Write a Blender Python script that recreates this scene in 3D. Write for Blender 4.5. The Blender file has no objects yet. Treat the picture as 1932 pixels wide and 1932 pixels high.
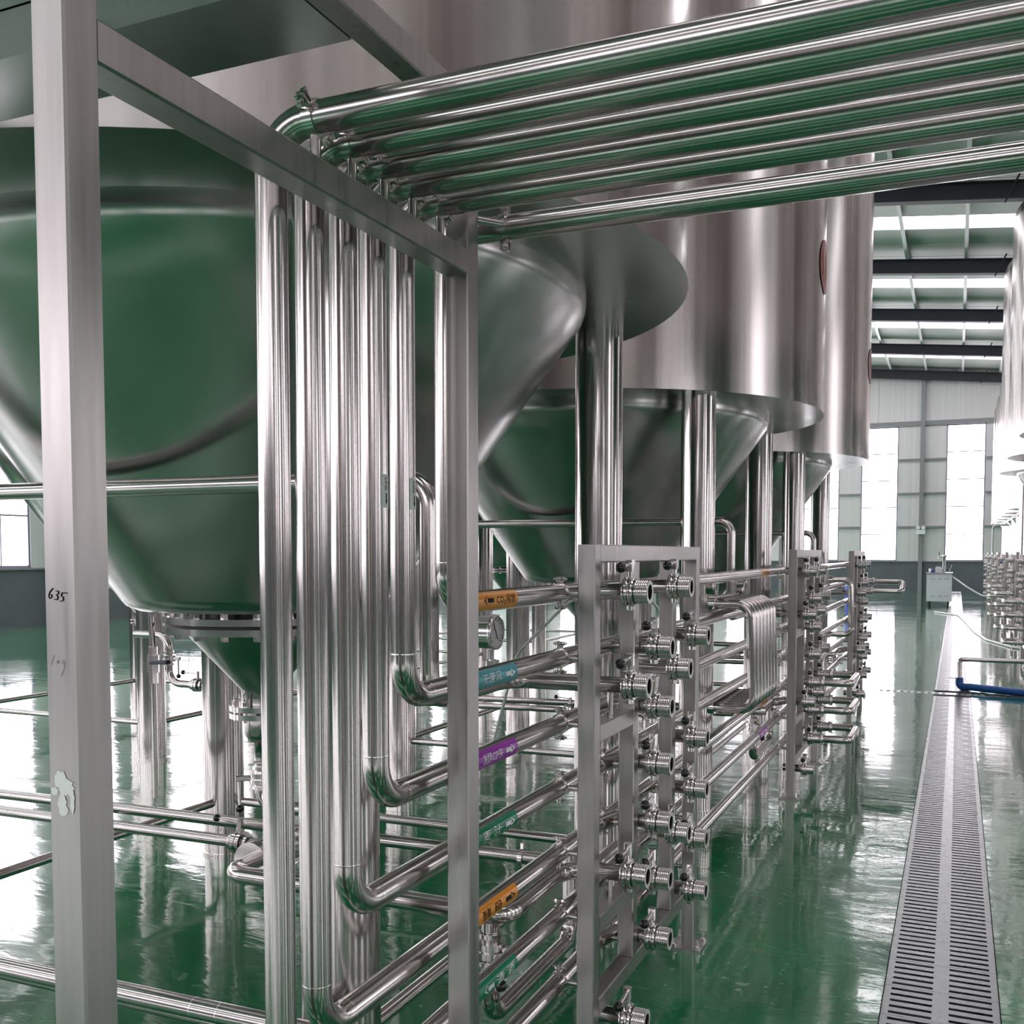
import bpy, math, random
from mathutils import Vector, Matrix
random.seed(7)
R = math.radians
sc = bpy.context.scene
C = sc.collection

# ------------------------------------------------------------------ camera
cam_d = bpy.data.cameras.new('camera')
cam = bpy.data.objects.new('camera', cam_d); C.objects.link(cam)
cam.location = (0, 0, 1.52)
cam.rotation_euler = (R(90 - 3.1), 0, R(23.5))
cam_d.sensor_width = 36.0
cam_d.sensor_fit = 'HORIZONTAL'
cam_d.lens = 1930.0 / 1932.0 * 36.0
cam_d.shift_y = 0.0947
cam_d.clip_start = 0.05
cam_d.clip_end = 300
sc.camera = cam

# ------------------------------------------------------------------ view, world, light
sc.view_settings.view_transform = 'Standard'
sc.view_settings.look = 'None'
sc.view_settings.exposure = -0.45
sc.view_settings.gamma = 1.0
sc.view_settings.use_curve_mapping = False
sc.cycles.use_denoising = True
sc.cycles.max_bounces = 8
sc.cycles.glossy_bounces = 6
sc.cycles.diffuse_bounces = 4
sc.cycles.sample_clamp_indirect = 6.0
sc.cycles.caustics_reflective = False
sc.cycles.caustics_refractive = False
WINDOW_LIGHT = 9.5       # daylight through the window panes
SKYLIGHT = 8.0           # daylight through the translucent roof strips
w = bpy.data.worlds.new('world'); sc.world = w; w.use_nodes = True
w.node_tree.nodes['Background'].inputs[0].default_value = (0.85, 0.92, 1.0, 1)
w.node_tree.nodes['Background'].inputs[1].default_value = 1.0

# ------------------------------------------------------------------ materials
def mat(name, col, rough=0.5, metal=0.0, emit=0.0, spec=0.5, coat=0.0):
    m = bpy.data.materials.new(name); m.use_nodes = True
    b = m.node_tree.nodes['Principled BSDF']
    b.inputs['Base Color'].default_value = (*col, 1)
    b.inputs['Roughness'].default_value = rough
    b.inputs['Metallic'].default_value = metal
    b.inputs['Specular IOR Level'].default_value = spec
    b.inputs['Coat Weight'].default_value = coat
    if emit:
        b.inputs['Emission Color'].default_value = (*col, 1)
        b.inputs['Emission Strength'].default_value = emit
    return m

def nodes(m): return m.node_tree.nodes, m.node_tree.links

def vary(m, scale=(1, 1, 1), nscale=3.0, r0=0.15, r1=0.35, c0=None, c1=None, bump=0.0, bdist=0.002, detail=4.0, coord='Object'):
    """procedural noise that varies roughness, colour and fine relief"""
    n, l = nodes(m); b = n['Principled BSDF']
    tc = n.new('ShaderNodeTexCoord'); mp = n.new('ShaderNodeMapping'); mp.inputs['Scale'].default_value = scale
    nz = n.new('ShaderNodeTexNoise'); nz.inputs['Scale'].default_value = nscale; nz.inputs['Detail'].default_value = detail
    l.new(tc.outputs[coord], mp.inputs[0]); l.new(mp.outputs[0], nz.inputs['Vector'])
    mr = n.new('ShaderNodeMapRange'); mr.inputs[1].default_value = 0.3; mr.inputs[2].default_value = 0.7
    mr.inputs[3].default_value = r0; mr.inputs[4].default_value = r1
    l.new(nz.outputs['Fac'], mr.inputs[0]); l.new(mr.outputs[0], b.inputs['Roughness'])
    if c0:
        cr = n.new('ShaderNodeValToRGB'); cr.color_ramp.elements[0].position = 0.3; cr.color_ramp.elements[1].position = 0.7
        cr.color_ramp.elements[0].color = (*c0, 1); cr.color_ramp.elements[1].color = (*c1, 1)
        l.new(nz.outputs['Fac'], cr.inputs[0]); l.new(cr.outputs[0], b.inputs['Base Color'])
    if bump:
        bp = n.new('ShaderNodeBump'); bp.inputs['Strength'].default_value = bump; bp.inputs['Distance'].default_value = bdist
        l.new(nz.outputs['Fac'], bp.inputs['Height']); l.new(bp.outputs[0], b.inputs['Normal'])
    return m

steel_post = vary(mat('satin_steel', (.5, .45, .44), .36, 1), (30, 30, 1.5), 2.0, .27, .38, (.35, .335, .325), (.43, .41, .395))
steel_pipe = vary(mat('polished_pipe_steel', (.6, .57, .54), .14, 1), (1, 1, 1), 2.5, .15, .20, (.46, .435, .42), (.53, .50, .485))
steel_bright = mat('machined_steel', (.64, .61, .60), .16, 1)
steel_shell = vary(mat('brushed_shell_steel', (.66, .62, .59), .25, 1), (10, 10, .12), 1.0, .20, .30, (.44, .415, .40), (.62, .585, .565), .10, .004)
steel_cone = vary(mat('cone_steel', (.60, .60, .58), .2, 1), (1, 1, 1), 1.5, .20, .28, (.40, .395, .385), (.48, .475, .465))
steel_leg = vary(mat('leg_steel', (.58, .56, .53), .18, 1), (8, 8, .2), 1.5, .12, .17, (.42, .395, .38), (.50, .47, .455))
steel_grate = vary(mat('grate_steel', (.35, .35, .35), .3, 1), (1, 1, 1), 12.0, .22, .40, (.24, .25, .25), (.36, .37, .37))
steel_under = vary(mat('deck_sheet_steel', (.50, .50, .50), .25, 1), (1, 1, 1), 3.0, .18, .28)
rim_m = mat('turned_rim', (.75, .73, .71), .5, .6)
black_ball = mat('black_bakelite', (.012, .011, .012), .12, 0, 0, .5)
black_rubber = mat('black_rubber', (.02, .02, .02), .6)
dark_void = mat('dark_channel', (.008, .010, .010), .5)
beam_paint = mat('dark_beam_paint', (.022, .026, .036), .55)
grey_paint = mat('grey_steel_paint', (.24, .24, .25), .55)
purlin_paint = mat('galvanised_purlin', (.62, .64, .64), .45, .3)
panel_white = vary(mat('wall_panel', (.72, .74, .71), .5), (8, 8, .02), 1.0, .45, .6, (.62, .60, .60), (.69, .67, .67))
roof_panel = mat('roof_panel', (.46, .48, .45), .45)
dado_paint = vary(mat('dado_paint', (.10, .11, .125), .5), (1, 1, 1), 1.5, .45, .6, (.09, .10, .115), (.12, .13, .145))
frame_white = mat('window_frame_paint', (.22, .21, .30), .4)
pane_m = mat('daylit_pane', (1.0, .93, 1.0), .1, 0, WINDOW_LIGHT)
sky_m = mat('translucent_roof_sheet', (1.0, .94, 1.0), .3, 0, SKYLIGHT)
white_plastic = mat('white_enamel', (.80, .82, .84), .3)
hose_white = mat('milky_hose', (.75, .76, .72), .3)
hose_blue = mat('blue_hose', (.02, .12, .42), .35)
blue_plastic = mat('blue_plastic', (.02, .08, .5), .4)
dial_m = mat('dial_face', (.62, .62, .60), .3)
ink_black = mat('ink_black', (.006, .004, .004), .6, 0, 0, .2)
ink_white = mat('ink_white', (.9, .88, .92), .35)
red_m = mat('badge_red', (.52, .02, .05), .35)
yellow_m = mat('badge_yellow', (.75, .55, .06), .35)
lab_orange = mat('sticker_orange', (.85, .31, .02), .22)
lab_cyan = mat('sticker_cyan', (.06, .36, .42), .22)
lab_purple = mat('sticker_purple', (.36, .03, .42), .22)
lab_green = mat('sticker_green', (.0, .22, .10), .22)
lab_white = mat('sticker_white', (.88, .87, .86), .3)
scuff_m = mat('adhesive_residue', (.82, .84, .81), .6)
glass_m = mat('sight_glass', (.5, .52, .5), .05, .6)
pink_m = mat('pink_enamel', (.55, .05, .12), .4)

# wet epoxy floor
floor_m = mat('wet_green_epoxy', (.02, .2, .08), .1, 0, 0, .35, .9)
floor_m.node_tree.nodes['Principled BSDF'].inputs['Coat Roughness'].default_value = .045
floor_m.node_tree.nodes['Principled BSDF'].inputs['Coat IOR'].default_value = 1.46
n, l = nodes(floor_m); b = n['Principled BSDF']
tc = n.new('ShaderNodeTexCoord')
def nz(scale, detail=4, sv=(1, 1, 1), dist=0.0):
    mp = n.new('ShaderNodeMapping'); mp.inputs['Scale'].default_value = sv
    t = n.new('ShaderNodeTexNoise'); t.inputs['Scale'].default_value = scale; t.inputs['Detail'].default_value = detail
    t.inputs['Distortion'].default_value = dist
    l.new(tc.outputs['Object'], mp.inputs[0]); l.new(mp.outputs[0], t.inputs['Vector']); return t
a1 = nz(1.3, 6, (1, 1, 1), .4)
cr = n.new('ShaderNodeValToRGB'); e = cr.color_ramp.elements
e[0].position = .30; e[0].color = (.008, .155, .054, 1); e[1].position = .72; e[1].color = (.022, .240, .092, 1)
l.new(a1.outputs['Fac'], cr.inputs[0])
sp = nz(16, 2, (1, 1, 1), .6); sp2 = nz(1.1, 2)
def thr(src, a, c_):
    q = n.new('ShaderNodeMapRange'); q.inputs[1].default_value = a; q.inputs[2].default_value = c_; l.new(src, q.inputs[0]); return q.outputs[0]
mm = n.new('ShaderNodeMath'); mm.operation = 'MULTIPLY'
l.new(thr(sp.outputs['Fac'], .665, .69), mm.inputs[0]); l.new(thr(sp2.outputs['Fac'], .46, .56), mm.inputs[1])
mixc = n.new('ShaderNodeMix'); mixc.data_type = 'RGBA'; mixc.inputs[7].default_value = (.20, .36, .27, 1)
l.new(mm.outputs[0], mixc.inputs[0]); l.new(cr.outputs[0], mixc.inputs[6]); l.new(mixc.outputs[2], b.inputs['Base Color'])
a2 = nz(.55, 5, (1, .8, 1), .8)
rr = n.new('ShaderNodeValToRGB'); e = rr.color_ramp.elements
e[0].position = .44; e[0].color = (.05, .05, .05, 1); e[1].position = .56; e[1].color = (.14, .14, .14, 1)
l.new(a2.outputs['Fac'], rr.inputs[0]); l.new(rr.outputs[0], b.inputs['Roughness'])
a3 = nz(5.0, 5, (.5, 1.3, 1), 1.0)
a4 = nz(1.2, 2, (1, 1, 1))
mx = n.new('ShaderNodeMath'); mx.operation = 'MULTIPLY_ADD'; mx.inputs[1].default_value = .45
l.new(a3.outputs['Fac'], mx.inputs[0]); l.new(a4.outputs['Fac'], mx.inputs[2])
bp = n.new('ShaderNodeBump'); bp.inputs['Strength'].default_value = .32; bp.inputs['Distance'].default_value = .012
l.new(mx.outputs[0], bp.inputs['Height']); l.new(bp.outputs[0], b.inputs['Normal'])
l.new(bp.outputs[0], b.inputs['Coat Normal'])

# ------------------------------------------------------------------ mesh helpers
class MB:
    def __init__(s): s.v = []; s.f = []; s.sm = []
    def add(s, verts, faces, smooth=True):
        o = len(s.v); s.v += [tuple(q) for q in verts]
        for f in faces: s.f.append(tuple(i + o for i in f)); s.sm.append(smooth)
        return s
    def box(s, x0, x1, y0, y1, z0, z1):
        v = [(x, y, z) for z in (z0, z1) for y in (y0, y1) for x in (x0, x1)]
        return s.add(v, [(0, 2, 3, 1), (4, 5, 7, 6), (0, 1, 5, 4), (2, 6, 7, 3), (0, 4, 6, 2), (1, 3, 7, 5)], False)
    def bar(s, a, b, w_, h_=None, ch=.004):
        """square section bar from a to b with chamfered edges, capped"""
        a, b = Vector(a), Vector(b); h_ = h_ or w_
        t = (b - a).normalized()
        u = Vector((0, 0, 1)).cross(t)
        if u.length < .01: u = Vector((1, 0, 0))
        u.normalize(); vv = t.cross(u)
        W, Hh = w_ / 2, h_ / 2
        pr = [(W - ch, -Hh), (W, -Hh + ch), (W, Hh - ch), (W - ch, Hh), (-W + ch, Hh), (-W, Hh - ch), (-W, -Hh + ch), (-W + ch, -Hh)]
        vs = [p + u * x + vv * y for p in (a, b) for x, y in pr]
        k = 8
        fs = [(i, (i + 1) % k, (i + 1) % k + k, i + k) for i in range(k)] + [tuple(range(k))[::-1], tuple(range(k, 2 * k))]
        return s.add(vs, fs, False)
    def tube(s, pts, r, n_=20, cap=True, closed=False):
        pts = [Vector(p) for p in pts]; m = len(pts)
        T = []
        for i in range(m):
            if closed: T.append((pts[(i + 1) % m] - pts[i - 1]).normalized())
            else: T.append((pts[min(i + 1, m - 1)] - pts[max(i - 1, 0)]).normalized())
        ref = Vector((0, 0, 1)) if abs(T[0].z) < .9 else Vector((1, 0, 0))
        u = T[0].cross(ref).normalized(); vs = []
        for i in range(m):
            u = (u - T[i] * u.dot(T[i])).normalized(); v_ = T[i].cross(u)
            rr_ = r[i] if isinstance(r, (list, tuple)) else r
            for k in range(n_):
                a = 2 * math.pi * k / n_
                vs.append(pts[i] + (u * math.cos(a) + v_ * math.sin(a)) * rr_)
        fs = []
        for i in range(m if closed else m - 1):
            j = (i + 1) % m
            for k in range(n_):
                k2 = (k + 1) % n_
                fs.append((i * n_ + k, i * n_ + k2, j * n_ + k2, j * n_ + k))
        s.add(vs, fs, True)
        if cap and not closed:
            s.add(vs[:n_], [tuple(range(n_))[::-1]], False); s.add(vs[-n_:], [tuple(range(n_))], False)
        return s
    def lathe(s, prof, o=(0, 0, 0), axis='z', n_=32, smooth=True, a0=0, a1=2 * math.pi):
        """prof: list of (radius, height) chains; each chain smooth, chains split"""
        full = abs(a1 - a0 - 2 * math.pi) < 1e-6; cols = n_ if full else n_ + 1
        def P(r_, h, a):
            x, y = r_ * math.cos(a), r_ * math.sin(a)
            p = {'z': (x, y, h), 'x': (h, x, y), 'y': (y, h, x)}[axis]
            return (p[0] + o[0], p[1] + o[1], p[2] + o[2])
        chains = prof if isinstance(prof[0], list) else [prof]
        for ch in chains:
            vs = [P(r_, h, a0 + (a1 - a0) * k / n_) for r_, h in ch for k in range(cols)]
            fs = []
            for i in range(len(ch) - 1):
                for k in range(n_):
                    k2 = (k + 1) % cols
                    fs.append((i * cols + k, i * cols + k2, (i + 1) * cols + k2, (i + 1) * cols + k))
            s.add(vs, fs, smooth)
        return s
    def disc(s, o, r_, axis, h0, h1, n_=24):
        return s.lathe([[(0.0001, h0), (r_, h0)], [(r_, h0), (r_, h1)], [(r_, h1), (0.0001, h1)]], o, axis, n_)
    def sphere(s, o, r_, n_=20):
        return s.lathe([(max(1e-5, r_ * math.sin(math.pi * i / 12)), -r_ * math.cos(math.pi * i / 12)) for i in range(13)], o, 'z', n_)
    def hexn(s, o, r_, axis, h0, h1):
        return s.lathe([[(0.0001, h0), (r_, h0)], [(r_, h0), (r_, h1)], [(r_, h1), (0.0001, h1)]], o, axis, 6, False)
    def mesh(s, name, m):
        me = bpy.data.meshes.new(name); me.from_pydata(s.v, [], s.f); me.polygons.foreach_set('use_smooth', s.sm)
        me.materials.append(m); me.validate(); me.update(); return me

def fillet(pts, rad, seg=8):
    """polyline with rounded corners"""
    pts = [Vector(p) for p in pts]; out = [pts[0]]
    for i in range(1, len(pts) - 1):
        a, b_, c = pts[i - 1], pts[i], pts[i + 1]
        d1, d2 = (a - b_), (c - b_); ang = d1.angle(d2)
        r_ = rad[i - 1] if isinstance(rad, (list, tuple)) else rad
        t = min(r_ / math.tan(ang / 2), d1.length * (.98 if i == 1 else .49), d2.length * (.98 if i == len(pts) - 2 else .49))
        r_ = t * math.tan(ang / 2)
        d1.normalize(); d2.normalize()
        cen = b_ + (d1 + d2).normalized() * (r_ / math.sin(ang / 2))
        p1, p2 = b_ + d1 * t, b_ + d2 * t
        v1, v2 = p1 - cen, p2 - cen; om = v1.angle(v2)
        for k in range(seg + 1):
            q = k / seg
            out.append(cen + (v1 * math.sin((1 - q) * om) + v2 * math.sin(q * om)) / math.sin(om))
    out.append(pts[-1]); return out

def obj(name, mb, m, parent=None, loc=None):
    me = mb.mesh(name, m) if isinstance(mb, MB) else mb
    o = bpy.data.objects.new(name, me); C.objects.link(o)
    if loc: o.location = loc
    if parent: o.parent = parent
    return o
def tag(o, label=None, cat=None, group=None, kind=None):
    if label: o['label'] = label
    if cat: o['category'] = cat
    if group: o['group'] = group
    if kind: o['kind'] = kind
    return o
def thing(name, label, cat, loc=(0, 0, 0), rz=0, group=None):
    o = bpy.data.objects.new(name, None); C.objects.link(o); o.location = loc; o.rotation_euler = (0, 0, rz)
    o.empty_display_size = .05
    return tag(o, label, cat, group)
def struct(name, mb, m, parent=None):
    o = obj(name, mb, m, parent)
    if not parent: o['kind'] = 'structure'
    return o
KIDS = {}
def dup(root, loc, rz=0, label=None, group=None):
    """copy a thing with copies of its parts and sub-parts"""
    r_ = root.copy(); C.objects.link(r_); r_.location = loc; r_.rotation_euler = (0, 0, rz)
    if label: r_['label'] = label
    if group: r_['group'] = group
    for ch in [o for o in root.children]:
        c = ch.copy(); C.objects.link(c); c.parent = r_
        for g in ch.children:
            d = g.copy(); C.objects.link(d); d.parent = c
    return r_

# ------------------------------------------------------------------ hall shell
XL, XR, YF, YB = -17.87, 14.0, -14.0, 44.6
RX, RZ = -6.0, 9.4           # ridge
SL = .1                      # roof fall
def roof_z(x): return RZ - abs(x - RX) * (SL if x > RX else (RZ - 8.1) / (RX - XL))
mb = MB(); mb.box(XL - .3, XR + .3, YF - .3, YB + .3, -.3, -.06)
struct('floor_slab', mb, dark_void)
DX0, DX1 = -.205, .165       # main drain
CY0, CY1 = 11.93, 12.11      # cross drain
mb = MB()
for x0, x1 in ((XL, DX0), (DX1, XR)):
    for y0, y1 in ((YF, CY0), (CY1, YB)):
        mb.box(x0, x1, y0, y1, -.059, 0)
mb.box(DX0, DX1, YF, 1.5, -.059, 0)
mb.box(XL, -4.2, CY0, CY1, -.059, 0); mb.box(5.2, XR, CY0, CY1, -.059, 0)
floor = struct('floor', mb, floor_m)

mb = MB()
zl, zr = roof_z(XL), roof_z(XR)
th = .12
def roof_mb(y0, y1, xa, xb, lift=0.0):
    m_ = MB(); za, zb_ = roof_z(xa) + lift, roof_z(xb) + lift
    v = [(xa, y0, za), (xb, y0, zb_), (xb, y1, zb_), (xa, y1, za), (xa, y0, za + th), (xb, y0, zb_ + th), (xb, y1, zb_ + th), (xa, y1, za + th)]
    return m_.add(v, [(0, 3, 2, 1), (4, 5, 6, 7), (0, 1, 5, 4), (2, 3, 7, 6), (0, 4, 7, 3), (1, 2, 6, 5)], False)
beams_y = [YB - .25 - 5.6 * k for k in range(0, 11)]
ceil = bpy.data.objects.new('ceiling', None); C.objects.link(ceil); ceil['kind'] = 'structure'
strips = [(y + 2.55, y + 3.5) for y in beams_y if y + 3.85 < YB - .5]
edges = [YF] + [q for s_ in sorted(strips) for q in s_] + [YB]
for i in range(0, len(edges) - 1):
    for xa, xb in ((XL, RX), (RX, XR)):
        if i % 2 == 0:
            # opaque sheets, each its own panel
            y0, y1 = edges[i], edges[i + 1]; k = max(1, round((y1 - y0) / 1.2))
            for q in range(k):
                obj('roof_panel', roof_mb(y0 + (y1 - y0) * q / k + .012, y0 + (y1 - y0) * (q + 1) / k - .012, xa, xb), roof_panel, ceil)
        else:
            obj('skylight_panel', roof_mb(edges[i] - .012, edges[i + 1] + .012, xa, xb, .02), sky_m, ceil)
struct('ceiling_cover', roof_mb(YF, YB, XL, RX, .16), roof_panel)
struct('ceiling_cover', roof_mb(YF, YB, RX, XR, .16), roof_panel)

def sloped_beam(y, xa, xb):
    """painted I-section rafter"""
    m_ = MB()
    for (dz0, dz1, hw) in ((-.50, -.475, .11), (-.475, -.175, .012), (-.175, -.15, .11)):
        v = []
        for yy in (y - hw, y + hw):
            v += [(xa, yy, roof_z(xa) + dz0), (xb, yy, roof_z(xb) + dz0), (xb, yy, roof_z(xb) + dz1), (xa, yy, roof_z(xa) + dz1)]
        m_.add(v, [(0, 1, 2, 3), (7, 6, 5, 4), (0, 4, 5, 1), (2, 6, 7, 3), (1, 5, 6, 2), (0, 3, 7, 4)], False)
    return m_
for k, y in enumerate(beams_y):
    t = bpy.data.objects.new('roof_rafter', None); C.objects.link(t); t['kind'] = 'structure'
    obj('rafter_beam', sloped_beam(y, XL, RX), beam_paint, t); obj('rafter_beam', sloped_beam(y, RX, XR), beam_paint, t)
    for sx, xx in ((-1, XL + .12), (1, XR - .12)):
        m_ = MB(); m_.bar((xx, y, 0), (xx, y, roof_z(xx) - .2), .22, .16, .002); obj('column', m_, grey_paint, t)
    for xx in (.78, -9.5, 6.2):
        z_ = roof_z(xx)
        m_ = MB(); m_.bar((xx + .14, y - .16, z_ - .08), (xx - .1, y - .16, z_ - .58), .035, .035, .002); obj('fly_brace', m_, beam_paint, t)
# purlins run the length of the hall, under the sheets
for k in range(-9, 10):
    xx = .03 + 1.33 * k
    if XL + .3 < xx < XR - .3:
        z_ = roof_z(xx); m_ = MB(); m_.box(xx - .03, xx + .03, YF + .1, YB - .1, z_ - .15, z_ - .004); m_.box(xx - .03, xx + .05, YF + .1, YB - .1, z_ - .155, z_ - .145)
        o = obj('purlin', m_, purlin_paint, ceil)

# walls with real openings
SILL, HEAD, WW = 1.22, 6.66, 1.43
pane_cache = {}
wcount = [0]
def build_wall(name, axis, fixed, lo, hi, inward, pil0, out=.2, offs=(-1.61, 1.61), SILL=1.22):
    """axis 'x': the wall runs along x at y=fixed. inward = +1/-1 direction of the room"""
    wcount_local = []
    f0, f1 = sorted((fixed, fixed - inward * out))
    def bx(m_, a, b_, z0, z1, d0=None, d1=None):
        d0, d1 = (f0, f1) if d0 is None else sorted((d0, d1))
        if axis == 'x': m_.box(a, b_, d0, d1, z0, z1)
        else: m_.box(d0, d1, a, b_, z0, z1)
    root = bpy.data.objects.new(name, None); C.objects.link(root); root['kind'] = 'structure'
    m_ = MB(); bx(m_, lo, hi, 0, SILL - .04); obj('dado', m_, dado_paint, root)
    m_ = MB(); bx(m_, lo, hi, SILL - .04, SILL, fixed + inward * .05, fixed - inward * out); obj('sill_rail', m_, grey_paint, root)
    wins = []; p = pil0
    while p - 5.5 > lo - 6: p -= 5.5
    while p < hi + 4:
        for c in [p + q_ for q_ in offs]:
            if c - WW / 2 > lo + .25 and c + WW / 2 < hi - .25: wins.append(c)
        if lo + .2 < p < hi - .2:
            m_ = MB(); bx(m_, p - .075, p + .075, 0, 7.2 if axis == 'y' else roof_z(p) - .5, fixed + inward * .18, fixed + inward * .001); obj('wall_column', m_, grey_paint, root)
        p += 5.5
    wins.sort()
    spans = []; a = lo
    for c in wins: spans.append((a, c - WW / 2)); a = c + WW / 2
    spans.append((a, hi))
    for a, b_ in spans:
        m_ = MB(); bx(m_, a, b_, SILL, HEAD); obj('wall_panel', m_, panel_white, root)
        for z_ in (2.59, 3.94, 5.3):
            m_ = MB(); bx(m_, a, b_, z_ - .04, z_ + .04, fixed + inward * .07, fixed + inward * .001); obj('wall_girt', m_, grey_paint, root)
    m_ = MB(); bx(m_, lo, hi, HEAD, HEAD + .18, fixed + inward * .07, fixed + inward * .001); obj('wall_girt', m_, grey_paint, root)
    k = 0; a = lo
    while a < hi - .01:
        b_ = min(a + 1.0, hi); m_ = MB(); top = 9.45 if axis == 'x' else (roof_z(fixed) + .1)
        if axis == 'x': top = min(roof_z(a), roof_z(b_)) + .12
        bx(m_, a + .004, b_ - .004, HEAD, top); obj('wall_panel', m_, panel_white, root); a = b_
    for c in wins:
        wcount[0] += 1
        wr = bpy.data.objects.new('window_%d' % wcount[0], None); C.objects.link(wr); wr['kind'] = 'structure'
        wr.location = (c, fixed, 0) if axis == 'x' else (fixed, c, 0)
        key = (axis, inward, SILL)
        if key not in pane_cache:
            fr = MB(); d0, d1 = -inward * .02, -inward * .08
            def lb(m2, a, b_, z0, z1, e0=d0, e1=d1):
                e0, e1 = sorted((e0, e1))
                if axis == 'x': m2.box(a, b_, e0, e1, z0, z1)
                else: m2.box(e0, e1, a, b_, z0, z1)
            h = WW / 2
            lb(fr, -h, -h + .045, SILL, HEAD); lb(fr, h - .045, h, SILL, HEAD); lb(fr, -h, h, SILL, SILL + .05); lb(fr, -h, h, HEAD - .05, HEAD)
            ph = (HEAD - SILL) / 5
            mulls = []
            for q in range(1, 5):
                z_ = SILL + ph * q; m2 = MB(); lb(m2, -h + .045, h - .045, z_ - .018, z_ + .018); mulls.append(m2.mesh('mullion', frame_white))
            m2 = MB(); lb(m2, -.012, .012, SILL + .05, SILL + ph - .014); mulls.append(m2.mesh('mullion', frame_white))
            panes = []
            for q in range(5):
                m2 = MB(); lb(m2, -h + .045, h - .045, SILL + ph * q + .014, SILL + ph * (q + 1) - .014, -inward * .05, -inward * .058); panes.append(m2.mesh('pane', pane_m))
            pane_cache[key] = (fr.mesh('window_frame', frame_white), mulls, panes)
        fr, mulls, panes = pane_cache[key]
        obj('window_frame', fr, frame_white, wr)
        for q in mulls: obj('mullion', q, frame_white, wr)
        for q in panes: obj('pane', q, pane_m, wr)
build_wall('wall_back', 'x', YB, XL - .2, XR + .2, -1, -1.38)
build_wall('wall_left', 'y', XL, YF, YB, 1, 13.4)
build_wall('wall_right', 'y', XR, YF, YB, -1, 13.4, offs=(1.61,))
build_wall('wall_front', 'x', YF, XL - .2, XR + .2, 1, -1.38, SILL=3.4)   # unseen wall; its high windows are added to brighten reflections in the tank shells

# ------------------------------------------------------------------ text wrapped on surfaces
def text_mesh(s, height, extr=0):
    c = bpy.data.curves.new('t', 'FONT'); c.body = s; c.size = 1.0; c.resolution_u = 2
    o = bpy.data.objects.new('t', c); C.objects.link(o)
    dg = bpy.context.evaluated_depsgraph_get(); dg.update()
    me = bpy.data.meshes.new_from_object(o.evaluated_get(dg))
    vs = [tuple(v.co[:2]) for v in me.vertices]; fs = [tuple(p.vertices) for p in me.polygons]
    bpy.data.objects.remove(o); bpy.data.curves.remove(c); bpy.data.meshes.remove(me)
    x0 = min(v[0] for v in vs); x1 = max(v[0] for v in vs); y0 = min(v[1] for v in vs); y1 = max(v[1] for v in vs)
    k = height / (y1 - y0)
    return [((x - x0) * k, (y - (y0 + y1) / 2) * k) for x, y in vs], fs, (x1 - x0) * k
def arrow_shape(L, w_):
    return [(0, -w_ * .25), (L * .6, -w_ * .25), (L * .6, -w_ * .5), (L, 0), (L * .6, w_ * .5), (L * .6, w_ * .25), (0, w_ * .25)], [(0, 1, 5, 6), (2, 3, 4)]
def pipe_label(parent, x, z, r_, y0, y1, m, text, tm, flow, squeeze=1.0, side=1, th_=.0245):
    """sticker wrapped on a pipe that runs along y; faces +x*side. flow +1 / -1 along y"""
    rr_ = r_ + .0007; a0, a1 = R(-52), R(58)
    def W(u, v, rad): a = R(5) + v / rad; return (x + side * rad * math.cos(a), u, z + rad * math.sin(a))
    mb = MB(); N = 14
    vs = [(x + side * rr_ * math.cos(a0 + (a1 - a0) * k / N), y, z + rr_ * math.sin(a0 + (a1 - a0) * k / N)) for y in (y0, y1) for k in range(N + 1)]
    mb.add(vs, [(k, k + 1, k + N + 2, k + N + 1) for k in range(N)])
    st = obj('pipe_label', mb, m, parent)
    L = y1 - y0
    tv, tf, tw = text_mesh(text, th_)
    k = L * (.48 if len(text) > 3 else .46) / tw * squeeze
    ts = y0 + L * (.45 if flow < 0 else .12)
    mb = MB(); mb.add([W(ts + u * k, v, rr_ + .0010) for u, v in tv], tf, False)
    av, af = arrow_shape(L * .24, th_ * .85)
    ys = y0 + L * (.14 if flow < 0 else .68)
    av = [((ys + u) if flow > 0 else (ys + L * .24 - u), v) for u, v in av]
    obj('lettering', mb, tm, st)
    mb = MB(); mb.add([W(u, v, rr_ + .0010) for u, v in av], af, False); obj('arrow', mb, tm, st)
    st['label'] = 'coloured flow sticker with an arrow and characters'
    return st

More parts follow.
